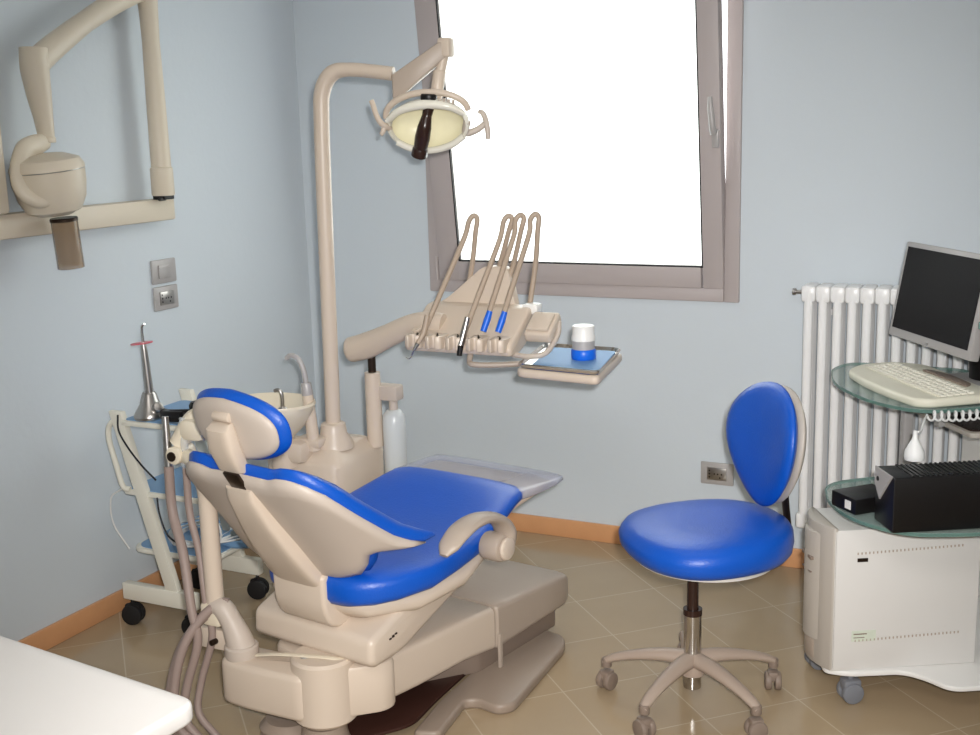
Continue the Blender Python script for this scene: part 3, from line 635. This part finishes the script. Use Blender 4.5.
# ------------------------------------------------------------------ equipment trolley at left
TL=thing('equipment_trolley','white two-legged trolley with pale blue shelves beside the left wall','trolley',(.25,-1.12,0))
for y in(-1.285,-.955):
    b=new();slab(b,(.10,y,.115),(.395,y,.115),.028,.028,.03,.004);obj('foot_beam',b,M['trolley'],TL,True)
    pts=[(.315,y,.13),(.26,y,.33),(.20,y,.50),(.145,y,.70),(.14,y,.745)]
    b=new();prism(b,[(.285,.12),(.335,.12),(.158,.715),(.108,.715)],-.012,.012,.004,2,XZ(y));obj('upright',b,M['trolley'],TL,True)
b=new();tube(b,[(.145,-1.285,.69),(.105,-1.29,.67),(.095,-1.29,.62),(.115,-1.29,.54),(.135,-1.29,.47),(.16,-1.285,.46)],.009,n=10);obj('side_handle',b,M['trolley'],TL,True)
def shelf(z,x0,x1,y0,y1,r,m):
    b=new();prism(b,rpoly([(x0,y0),(x1,y0),(x1,y1),(x0,y1)],r,6),z-.012,z+.004,.004);s=obj('shelf',b,M['trolley'],TL,True)
    b=new();prism(b,rpoly([(x0+.012,y0+.012),(x1-.012,y0+.012),(x1-.012,y1-.012),(x0+.012,y1-.012)],r,6),z+.004,z+.007);obj('shelf_mat',b,M['shelfblue'],s,True)
shelf(.685,.15,.50,-1.30,-1.0,.02,0);shelf(.455,.13,.45,-1.29,-.96,.02,0);shelf(.225,.06,.40,-1.21,-.80,.06,0)
def caster(parent,x,y,r,m,name='caster',w=.022,yaw=0.,stem=.02,fork=None):
    b=new()
    c,s=math.cos(yaw),math.sin(yaw)
    for k in(-1,1):
        cyl(b,(x+k*s*-.002-s*k*w*.15,y+c*k*w*.15,r),(x-s*k*w,y+c*k*w,r),r,n=24,bev=r*.18)
    cyl(b,(x,y,r),(x,y,2*r+stem),.006,n=10);box(b,(x,y,r*1.5),(r*1.5,w*1.0,r*.9),r*.2,2,rot=(0,0,yaw))
    return obj(name,b,m,parent,True)
for x,y in((.125,-1.285),(.372,-1.285),(.125,-.955),(.378,-.955)): caster(TL,x,y,.035,M['rubber'],stem=.02,yaw=.3)
# things on the trolley
PS=thing('curing_light','silver curing light with pink shield upright in its dock on trolley','curing light',(.235,-1.245,.693))
b=new();lathe(b,[(0,0),(.048,0),(.05,.008),(.045,.02),(.030,.045),(.022,.075),(.018,.082),(0,.082)],n=30,sy=1.1);cyl(b,(.03,-.01,.03),(.052,-.02,.045),.016,n=16,bev=.003);obj('dock',b,M['steel'],PS)
b=new();tube(b,[(.002,0,.07),(.0,0,.12),(-.004,0,.20),(-.006,0,.235)],[.014,.013,.011,.009],n=16);obj('wand',b,M['steel'],PS)
b=new();lathe(b,[(0,-.002),(.034,-.001),(.034,.002),(0,.003)],T((-.012,0,.236),(0,math.radians(-6),0)));obj('eye_shield',b,M['pink'],PS)
b=new();tube(b,[(-.006,0,.235),(-.007,0,.27),(-.004,0,.292),(.006,0,.298)],[.005,.0045,.004,.004],n=10);obj('light_guide',b,M['chrome'],PS)
b=new();tube(b,[(0,0,0),(.05,.0,.004),(.09,.03,.002),(.11,.06,.0)],.016,n=12);lathe(b,[(0,-.01),(.02,-.008),(.024,.0),(.024,.02),(.018,.03),(0,.032)],T((.085,.04,.008)));lathe(b,[(0,-.01),(.02,-.008),(.024,.0),(.024,.02),(.018,.03),(0,.032)],T((.13,.02,.008)));tube(b,[(-.01,0,0),(.02,-.02,0),(.07,-.01,0)],.018,n=12)
single('dental_goggles',b,M['black'],'black rubbery goggles lying on trolley top shelf behind headrest','goggles',(.315,-1.26,.713))
b=new();tube(b,[(.16,-1.31,.71),(.163,-1.315,.66),(.20,-1.32,.61),(.26,-1.33,.56),(.31,-1.33,.52)],.003,n=8);tag(obj('power_cable',b,M['cableblack']),'thin dark cable hanging from trolley top shelf toward the middle shelf','cable')
b=new();tube(b,[(.29,-1.31,.455),(.30,-1.315,.40),(.33,-1.32,.34),(.37,-1.30,.30)],.003,n=8);tag(obj('power_cable',b,M['cableblack']),'short dark cable drooping below the middle shelf of the trolley','cable')
b=new()
random.seed(3)
for i in range(5):
    pts=[];r=.06+.018*i;ph=i*1.1
    for k in range(13):
        a=2*PI*k/12+ph;pts.append((.22+.02*i+r*math.cos(a)*1.1,-1.05+r*1.3*math.sin(a),.238+.008*i+.006*math.sin(3*a+i)))
    tube(b,pts,.0035,n=7,smooth=4)
tube(b,[(.10,-1.25,.24),(.06,-1.27,.33),(.07,-1.28,.42),(.13,-1.29,.46)],.003,n=7)
tube(b,[(.38,-1.2,.24),(.44,-1.2,.32),(.40,-1.22,.42),(.36,-1.24,.46)],.003,n=7)
tag(obj('tangled_cable',b,M['cablewhite']),'tangled loops of thin white cable on the trolley bottom shelf','cable')
FP=thing('foot_pedal','round grey foot pedal with pale rim kept on trolley bottom shelf','foot pedal',(.40,-1.02,.234))
b=new();lathe(b,[(0,0),(.085,0),(.09,.008),(.08,.02),(0,.024)],n=32);obj('pedal_body',b,M['shelfblue'],FP);b=new();lathe(b,[(0,.024),(.055,.022),(.055,.030),(.045,.034),(0,.035)],n=28);obj('pedal_pad',b,M['greypad'],FP)

# ------------------------------------------------------------------ stool
ST=thing('operator_stool','blue upholstered operator stool on five casters in the open floor','stool',(1.945,-1.106,0))
for k in range(5):
    a=math.radians(40+72*k)
    c,s=math.cos(a),math.sin(a)
    b=new();tube(b,[(.015*c,.015*s,.128),(.09*c,.09*s,.126),(.17*c,.17*s,.112),(.225*c,.225*s,.095),(.25*c,.25*s,.080)],[.036,.032,.026,.022,.016],n=14,flat=([.6,.55,.5,.5,.6],[.75,.75,.75,.75,.75]));lg=obj('leg',b,M['stoolbase'],ST)
    b=new();cyl(b,(.242*c,.242*s,.066),(.242*c,.242*s,.092),.014,n=16,bev=.003);
    x,y=.242*c,.242*s;r=.026;yw=a+1.2;cc,ss=math.cos(yw),math.sin(yw)
    for q in(-1,1): cyl(b,(x-ss*q*.004,y+cc*q*.004,r),(x-ss*q*.022,y+cc*q*.022,r),r,n=22,bev=.005)
    box(b,(x,y,.042),(.035,.03,.028),.006,2,rot=(0,0,yw));obj('caster',b,M['castertaupe'],lg)
b=new();lathe(b,[(0,.085),(.034,.085),(.036,.10),(.036,.125),(.030,.138),(0,.138)]);obj('hub',b,M['stoolbase'],ST)
b=new();cyl(b,(0,0,.045),(0,0,.262),.024,n=24);obj('gas_spring_sleeve',b,M['chrome'],ST)
b=new();cyl(b,(0,0,.24),(0,0,.42),.0155,n=20);cyl(b,(0,0,.255),(0,0,.272),.0255,n=20);obj('gas_spring',b,M['brown'],ST)
# seat
sa=math.radians(43)
SZ=.06
b=new();box(b,(0,0,.362),(.20,.2,.014),.003);box(b,(.02,.0,.37),(.28,.05,.012),.003)
b.transform(T((.03,.03,SZ),(0,0,sa)));sm=obj('seat_mechanism',b,M['white'],ST)
def pad(bm,rx,ry,z0,z1,e=2.3,top=.02,egg=0):
    rings=[];n=48
    for z,k in[(z0,.86),(z0+.006,.93),(z0+.022,.985),(z0+.045,1.0),(z0+.065,.985),(z1-.008,.94),(z1,.86),(z1+top*.35,.70),(z1+top*.4,.45),(z1+top*.3,.2)]:
        r=[]
        for i in range(n):
            t=2*PI*i/n;c,s=math.cos(t),math.sin(t)
            x=rx*k*math.copysign(abs(c)**(2/e),c);y=ry*k*math.copysign(abs(s)**(2/e),s)*(1+egg*x/rx)
            r.append((x,y,z+ (0.012*(x/rx)*(z>z0+.05))))
        rings.append(r)
    loft(bm,rings)
b=new();pad(b,.225,.215,.424,.512,2.35,.018,-.12);b.transform(T((.025,.02,0),(0,math.radians(1.0),sa)));obj('seat',b,M['blue'],ST,ang=80)
b=new();lathe(b,[(0,0),(.165,0),(.185,.006),(.19,.016),(0,.016)],T((.025,.02,.408),(0,math.radians(1.0),sa)),n=40);obj('seat_pan',b,M['white'],ST)
# backrest support and pad on the right side
bd=V((math.cos(sa),math.sin(sa),0))
def sp(r,h,side=0): 
    n=V((-bd.y,bd.x,0));return bd*r+n*side+V((0,0,h))
b=new();tube(b,[sp(.05,.405),sp(.18,.402),sp(.262,.41),sp(.285,.45),sp(.275,.55),sp(.268,.68)],[.012]*6,n=12,flat=([.45]*3,[1.5]*3));obj('back_bar',b,M['darkmetal'],ST)
b=new();box(b,tuple(sp(.20,.398)),(.06,.09,.02),.005,rot=(0,0,sa));box(b,tuple(sp(.235,.375)),(.018,.018,.045),.004);obj('adjustment_lever',b,M['white'],ST)
def backpad(bm,off0,off1,sh,e=3.0):
    b=new();ns,nr=44,10
    tiltv=math.radians(7);n_=-bd;side=V((-bd.y,bd.x,0));up=(V((0,0,1))*math.cos(tiltv)+bd*math.sin(tiltv)).normalized();nn=(n_*math.cos(tiltv)+V((0,0,1))*math.sin(tiltv)).normalized()
    C0=sp(.235,.703)
    def pt(u,v,o): return C0+side*u+up*v+nn*(o+.9*u*u*1.2)
    F=[];Bk=[];cF=b.verts.new(pt(0,0,off1));cB=b.verts.new(pt(0,0,off0))
    for i in range(1,nr+1):
        r=i/nr;ez=math.sqrt(max(0,1-r**4.5));f=[];g=[]
        for k in range(ns):
            t=2*PI*k/ns;c,s=math.cos(t),math.sin(t)
            v=(.168-sh)*s;u=(.170-sh)*c*(1+.16*s-.10*s*s)
            m_=(off0+off1)/2
            f.append(b.verts.new(pt(u*r,v*r,m_+(off1-m_)*max(ez,.12))));g.append(b.verts.new(pt(u*r,v*r,m_+(off0-m_)*max(ez,.12))))
        F.append(f);Bk.append(g)
    for k in range(ns):
        j=(k+1)%ns
        b.faces.new((cF,F[0][k],F[0][j]));b.faces.new((cB,Bk[0][j],Bk[0][k]))
        for i in range(nr-1):
            b.faces.new((F[i][k],F[i+1][k],F[i+1][j],F[i][j]));b.faces.new((Bk[i][k],Bk[i][j],Bk[i+1][j],Bk[i+1][k]))
        b.faces.new((F[-1][k],Bk[-1][k],Bk[-1][j],F[-1][j]))
    bmesh.ops.recalc_face_normals(b,faces=b.faces);return merge(bm,b)
b=new();backpad(b,-.008,.040,0);obj('backrest',b,M['blue'],ST,ang=80)
b=new();backpad(b,-.035,.005,.008);obj('backrest_shell',b,M['pcfront'],ST,ang=80)

# ------------------------------------------------------------------ computer trolley (local x: away from the user, y: to the far end)
G=(2.355,-1.0,0);PH=math.radians(35)
def gw(x,y,z): return (G[0]+x*math.cos(PH)-y*math.sin(PH),G[1]+x*math.sin(PH)+y*math.cos(PH),z)
CT=thing('computer_trolley','white computer trolley with green glass shelves in front of radiator','computer trolley',G,PH)
b=new();prism(b,rpoly([(-.055,.065,.02),(.0,.030,.04),(.145,.012,.05),(.185,-.036,.05),(.215,-.108,.05),(.40,-.125,.05),(.62,-.125,.03),(.62,.57,.03),(.12,.57,.05),(.0,.30,.05),(-.03,.18,.05)],.03,6),.085,.100,.004);obj('base_board',b,M['white'],CT)
for x,y in((.02,.06),(.02,.27),(.58,.0),(.58,.5)): 
    b=new();r=.030
    for k in(-1,1): cyl(b,(x,y+k*.006,r),(x,y+k*.026,r),r,n=24,bev=.006)
    box(b,(x,y,.05),(.05,.04,.035),.008);cyl(b,(x,y,.06),(x,y,.086),.008,n=12);obj('caster',b,M['castergrey'],CT)
b=new();box(b,(.42,.0,.325),(.03,.05,.44),.004);box(b,(.62,.27,.40),(.018,.57,.6),.003);obj('back_panel',b,M['white'],CT)
b=new();box(b,(.52,.05,.40),(.03,.03,.76),.004);obj('post',b,M['silver'],CT);b=new();box(b,(.36,.44,.44),(.028,.028,.66),.004);obj('post',b,M['silver'],CT)
def glass_shelf(poly,z,th=.010):
    b=new();prism(b,poly,z,z+th,.001,1);g=obj('glass_shelf',b,M['glass'],CT)
    b=new();N=len(poly);c=sum((V(p) for p in poly),V((0,0)))/N
    o=[(p[0],p[1]) for p in poly];i=[tuple(V(p)+(c-V(p)).normalized()*.004) for p in poly]
    loft(b,[[(x,y,z+.0005) for x,y in o],[(x,y,z+th-.0005) for x,y in o],[(x,y,z+th-.0015) for x,y in i],[(x,y,z+.0015) for x,y in i]],cap=False)
    obj('shelf_edge',b,M['glassedge'],g);return g
glass_shelf(rpoly([(.03,-.18,.08),(-.045,-.05,.12),(-.045,.10,.12),(.02,.26,.12),(.20,.28,.05),(.60,.28,.03),(.60,-.215,.03),(.2,-.215,.05)],.05,8),.550)
glass_shelf(rpoly([(.22,.115,.08),(.15,.26,.15),(.15,.50,.15),(.24,.70,.12),(.34,.775,.06),(.43,.72,.04),(.62,.575,.04),(.62,.115,.04)],.05,8),.775)
b=new();prism(b,rpoly([(.365,-.30),(.80,-.30),(.80,.115),(.365,.115)],.02),1.0,1.018,.001,1);cyl(b,(.70,-.2,.55),(.70,-.2,1.0),.015,n=14);obj('upper_shelf',b,M['glassedge'],CT)
b=new();box(b,(.30,.22,.768),(.10,.03,.014),.002);box(b,(.34,.22,.74),(.02,.02,.06),.002);obj('shelf_bracket',b,M['silver'],CT)
b=new();prism(b,rpoly([(.385,.14),(.75,.10),(.75,.48),(.385,.48)],.015),.69,.705,.003);obj('mouse_tray',b,M['pcfront'],CT)
b=new();prism(b,rpoly([(.395,.155),(.74,.115),(.74,.47),(.395,.47)],.015),.7055,.7085,.0);tag(obj('mouse_mat',b,M['brown'],None),'dark brown mouse mat on pull-out tray under the keyboard shelf','mouse mat')
COL.objects['mouse_mat'].location=G;COL.objects['mouse_mat'].rotation_euler=(0,0,PH)
# pc tower
PC=thing('computer_tower','beige desktop computer tower standing on trolley base','computer',gw(-.048,.042,.101),PH-.085)
b=new();box(b,(.20,.095,.198),(.40,.19,.396),.004);obj('case',b,M['pc'],PC)
b=new();prism(b,rpoly([(.012,.0),(.0,.0),(-.018,.03,.03),(-.035,.095,.06),(-.018,.16,.03),(0,.19),(.012,.19)],.01,5),.0,.402,.006);fr=obj('front_bezel',b,M['pcfront'],PC)
b=new();prism(b,rpoly([(.0,.02),(-.032,.055,.03),(-.045,.095,.06),(-.032,.135,.03),(.0,.17)],.01,5),.07,.375,.006);dr=obj('front_door',b,M['pcfront'],fr)
b=new();box(b,(-.036,.095,.30),(.010,.07,.010),.002);box(b,(-.0365,.095,.26),(.008,.06,.003));box(b,(-.0365,.10,.17),(.008,.016,.016),.003);obj('drive_slot',b,M['castertaupe'],dr)
b=new();prism(b,rpoly([(.0,.03),(-.028,.06),(-.034,.095,.05),(-.028,.13),(.0,.16)],.01,5),.012,.068,.003);obj('grille',b,M['greybeige'],fr)
for z in(.330,.085):
    b=new()
    for k in range(28): box(b,(.065+k*.0105,-.0005,z+.0003*k),(.003,.003,.006))
    obj('vent_slots',b,M['greybeige'],PC)
b=new();box(b,(.078,-.0008,.312),(.028,.003,.010));obj('badge',b,M['darkmetal'],PC)
b=new();box(b,(.088,-.0008,.098),(.066,.002,.030));la=obj('sticker',b,M['label'],PC)
b=new();box(b,(.078,-.0022,.104),(.036,.001,.003));box(b,(.075,-.0022,.094),(.03,.001,.002));obj('sticker_print',b,M['castertaupe'],la)
# black boxes on the lower glass shelf
UP=thing('black_device','long black ribbed device with slanted grey end on lower glass shelf','electronic device',gw(.0,-.12,.561),PH-.08)
b=new();prism(b,rpoly([(.0,.0),(.0,.14),(.55,.14),(.55,.0)],.006),-.055,.055,.004,2,XZ(0));bd_=obj('body',b,M['black'],UP)
b=new()
for k in range(40): box(b,(.05+k*.0125,-.0,.141),(.005,.10,.004))
obj('top_ribs',b,M['black'],bd_)
b=new();prism(b,[(-.05,.142),(.05,.142),(.05,.10),(.02,.065)],-.004,.0,0,2,YZ()@Matrix.Identity(4));ef=obj('end_panel',b,M['silver'],UP);b=new();cyl(b,(-.006,.03,.115),(-.002,.03,.115),.006,n=14);obj('port',b,M['black'],ef)
b=new();box(b,(.045,0,.022),(.13,.10,.042),.004);o=single('small_black_box',b,M['black'],'small black box with white sticker beside the long device on glass','box',gw(-.02,.02,.561),PH+.2)
b=new();box(b,(-.021,-.02,.022),(.002,.022,.022));obj('sticker',b,M['white'],o)
# keyboard
KB=thing('keyboard','cream wrist-rest keyboard lying on the glass keyboard shelf','keyboard',gw(.33,.36,.786),PH)
b=new();prism(b,rpoly([(-.120,-.07,.06),(-.105,-.20,.05),(-.07,-.225,.02),(.10,-.235,.03),(.13,-.20,.02),(.14,.17,.03),(.08,.255,.04),(-.02,.265,.04),(-.10,.215,.05),(-.12,.06,.06)],.03,5),0,.026,.010,4)
b.transform(Matrix.Rotation(math.radians(-2),4,'Y'));obj('keyboard_body',b,M['kbd'],KB)
b=new();box(b,(-.038,0,.026),(.006,.42,.008),.003);obj('wrist_rest_ridge',b,M['kbd'],KB)
kk=new();box(kk,(0,0,0),(.0165,.0155,.008),.002,1);proto=None;n=0
KB_M=T((0,0,0),(0,math.radians(-3),0))
for r_ in range(5):
    for c_ in range(20):
        y=.205-c_*.0215;x=-.024+r_*.0205;z=.0265
        if proto is None: proto=obj('key',kk,M['keys'],KB);k=proto
        else: k=proto.copy();COL.objects.link(k)
        p=KB_M@V((x,y,z));k.location=p;k.rotation_euler=(0,math.radians(-3),0);n+=1
b=new();prism(b,rpoly([(.082,-.14,.01),(.082,.10,.01),(.105,.08,.03),(.122,-.0,.06),(.112,-.12,.03)],.02,5),.026,.034,.002);obj('media_bar',b,M['castertaupe'],KB)
# monitor
MO=thing('computer_monitor','silver flat monitor with dark screen standing behind the keyboard','monitor',gw(.540,.372,.786),PH)
tl=math.radians(10)
mt=T((-.165,0,.118),(0,tl,0))
def mb(c,s,bev=0):
    b=new();box(b,c,s,bev);b.transform(mt);return b
W_,H_=.445,.285
b=new();box(b,(.012,0,H_/2),(.03,W_,H_),.004);b.transform(mt);bz=obj('bezel',b,M['silver'],MO)
b=new();box(b,(-.0035,0,H_/2+.006),(.003,W_-.034,H_-.040));b.transform(mt);obj('screen',b,M['screen'],bz)
b=new();box(b,(.036,0,H_/2),(.04,W_*.7,H_*.7),.012);b.transform(mt);obj('back_housing',b,M['black'],MO)
b=new();box(b,(-.0045,0,.008),(.003,.014,.006));b.transform(mt);obj('power_button',b,M['steel'],bz)
b=new();tube(b,[(.0,0,.01),(-.01,0,.07),(-.06,0,.16),(-.05,0,.24)],[.035,.03,.03,.03],n=14,flat=([.5]*4,[1.1]*4));obj('stand_neck',b,M['black'],MO)
b=new();prism(b,rpoly([(-.12,-.10,.05),(.06,-.09,.04),(.06,.09,.04),(-.12,.10,.05)],.03,6),0,.014,.005);obj('stand_foot',b,M['silver'],MO)
# mouse
b=new();lathe(b,[(0,0),(.030,0),(.032,.008),(.028,.022),(.015,.03),(0,.031)],n=28,sx=1.6,sy=1);ms=single('computer_mouse',b,M['white'],'white computer mouse on the dark mat at right photo edge','mouse',gw(.50,.33,.712),PH+.6)
b=new();lathe(b,[(0,-.002),(.034,-.002),(.034,.005),(.031,.007),(0,.007)],n=28,sx=1.6,sy=1);obj('mouse_base',b,M['black'],ms)
# coiled cord
b=new();pts=[];P0=V(gw(.33,.10,.76));P1=V(gw(.22,.125,.745));N_=150;turn=13
A0=V(gw(.50,.10,.786));A1=V(gw(.235,.098,.775))
for i in range(N_+1):
    t=i/N_;a=2*PI*turn*t;c=A0.lerp(A1,t)+V((0,0,-.012*math.sin(PI*t)))
    d=(A1-A0).normalized();s=d.cross(V((0,0,1))).normalized();u=V((0,0,1))
    pts.append(c+s*.011*math.cos(a)+u*.013*math.sin(a))
q=pts[-1]
tube(b,pts,.0032,n=6,smooth=0)
CO=thing('coiled_handset_cord','white coiled cord looping below the keyboard down to a cone plug','cord',tuple(gw(.24,.05,.70)))
obj('coil',b,M['cablewhite'],CO,True)
b=new();tube(b,[q,V(gw(.20,.06,.772)),V(gw(.165,.01,.762)),V(gw(.135,-.03,.765)),V(gw(.125,-.045,.775))],.003,n=7);obj('lead',b,M['cablewhite'],CO,True)
b=new()
PLG=V(gw(.118,-.045,.7035));lathe(b,[(0,0),(.024,0),(.026,.008),(.024,.022),(.014,.042),(.007,.055),(.005,.075),(0,.076)],T(tuple(PLG)),n=24);obj('cone_plug',b,M['cablewhite'],CO,True)

# ------------------------------------------------------------------ desk at the lower left
DK=thing('white_desk','white laminate desk with rounded corner in lower left foreground','desk',(1.20,-3.085,0),-math.radians(7))
b=new();prism(b,rpoly([(-1.0,-.5),(.478,-.5),(.450,.36,.03),(-1.0,.36)],.02,6),.72,.752,.008,3);obj('desk_top',b,M['desk'],DK)
b=new();box(b,(.36,-.1,.36),(.03,.7,.72),.003);obj('side_panel',b,M['desk'],DK)
b=new();box(b,(-.95,-.1,.36),(.03,.7,.72),.003);obj('side_panel',b,M['desk'],DK)

# ------------------------------------------------------------------ lights, camera, world
def area(name,loc,size,power,col=(1,1,1),rot=(0,0,0)):
    l=bpy.data.lights.new(name,'AREA');l.shape='RECTANGLE';l.size,l.size_y=size;l.energy=power;l.color=col
    o=bpy.data.objects.new(name,l);COL.objects.link(o);o.location=loc;o.rotation_euler=rot;return o
area('ceiling_lamp',(2.5,-4.0,2.66),(1.4,.8),28,(1.0,.96,.91))
area('ceiling_lamp',(1.9,-1.4,2.66),(1.2,.6),4,(1.0,.96,.91))
fl=bpy.data.lights.new('camera_flash','SPOT');fl.energy=330;fl.shadow_soft_size=.03;fl.spot_size=math.radians(70);fl.spot_blend=1;fl.color=(1,.98,.96)
fo=bpy.data.objects.new('camera_flash',fl);COL.objects.link(fo);fo.location=(2.83,-4.0,1.62)
fo.rotation_euler=(V((1.35,-.6,.45))-V(fo.location)).to_track_quat('-Z','Y').to_euler()
w=bpy.data.worlds.new('sky');scene.world=w;w.use_nodes=True
bg=w.node_tree.nodes['Background'];bg.inputs[0].default_value=(.93,.97,1,1);bg.inputs[1].default_value=4.6

cam=bpy.data.cameras.new('camera');co=bpy.data.objects.new('camera',cam);COL.objects.link(co)
f_,yaw,pitch,roll=1180.78,.4549,.2007,-.0285
fw=V((-math.sin(yaw)*math.cos(pitch),math.cos(yaw)*math.cos(pitch),-math.sin(pitch)))
r0=fw.cross(V((0,0,1))).normalized();u0=r0.cross(fw)
r=r0*math.cos(roll)+u0*math.sin(roll);u=-r0*math.sin(roll)+u0*math.cos(roll)
co.matrix_world=Matrix(((r.x,u.x,-fw.x,2.7829),(r.y,u.y,-fw.y,-4.0203),(r.z,u.z,-fw.z,1.5568),(0,0,0,1)))
cam.sensor_fit='HORIZONTAL';cam.sensor_width=36;cam.lens=36*f_/980;cam.clip_start=.05
scene.camera=co
vs=scene.view_settings;vs.view_transform='Standard';vs.look='None';vs.exposure=.10;vs.gamma=1;vs.use_curve_mapping=False
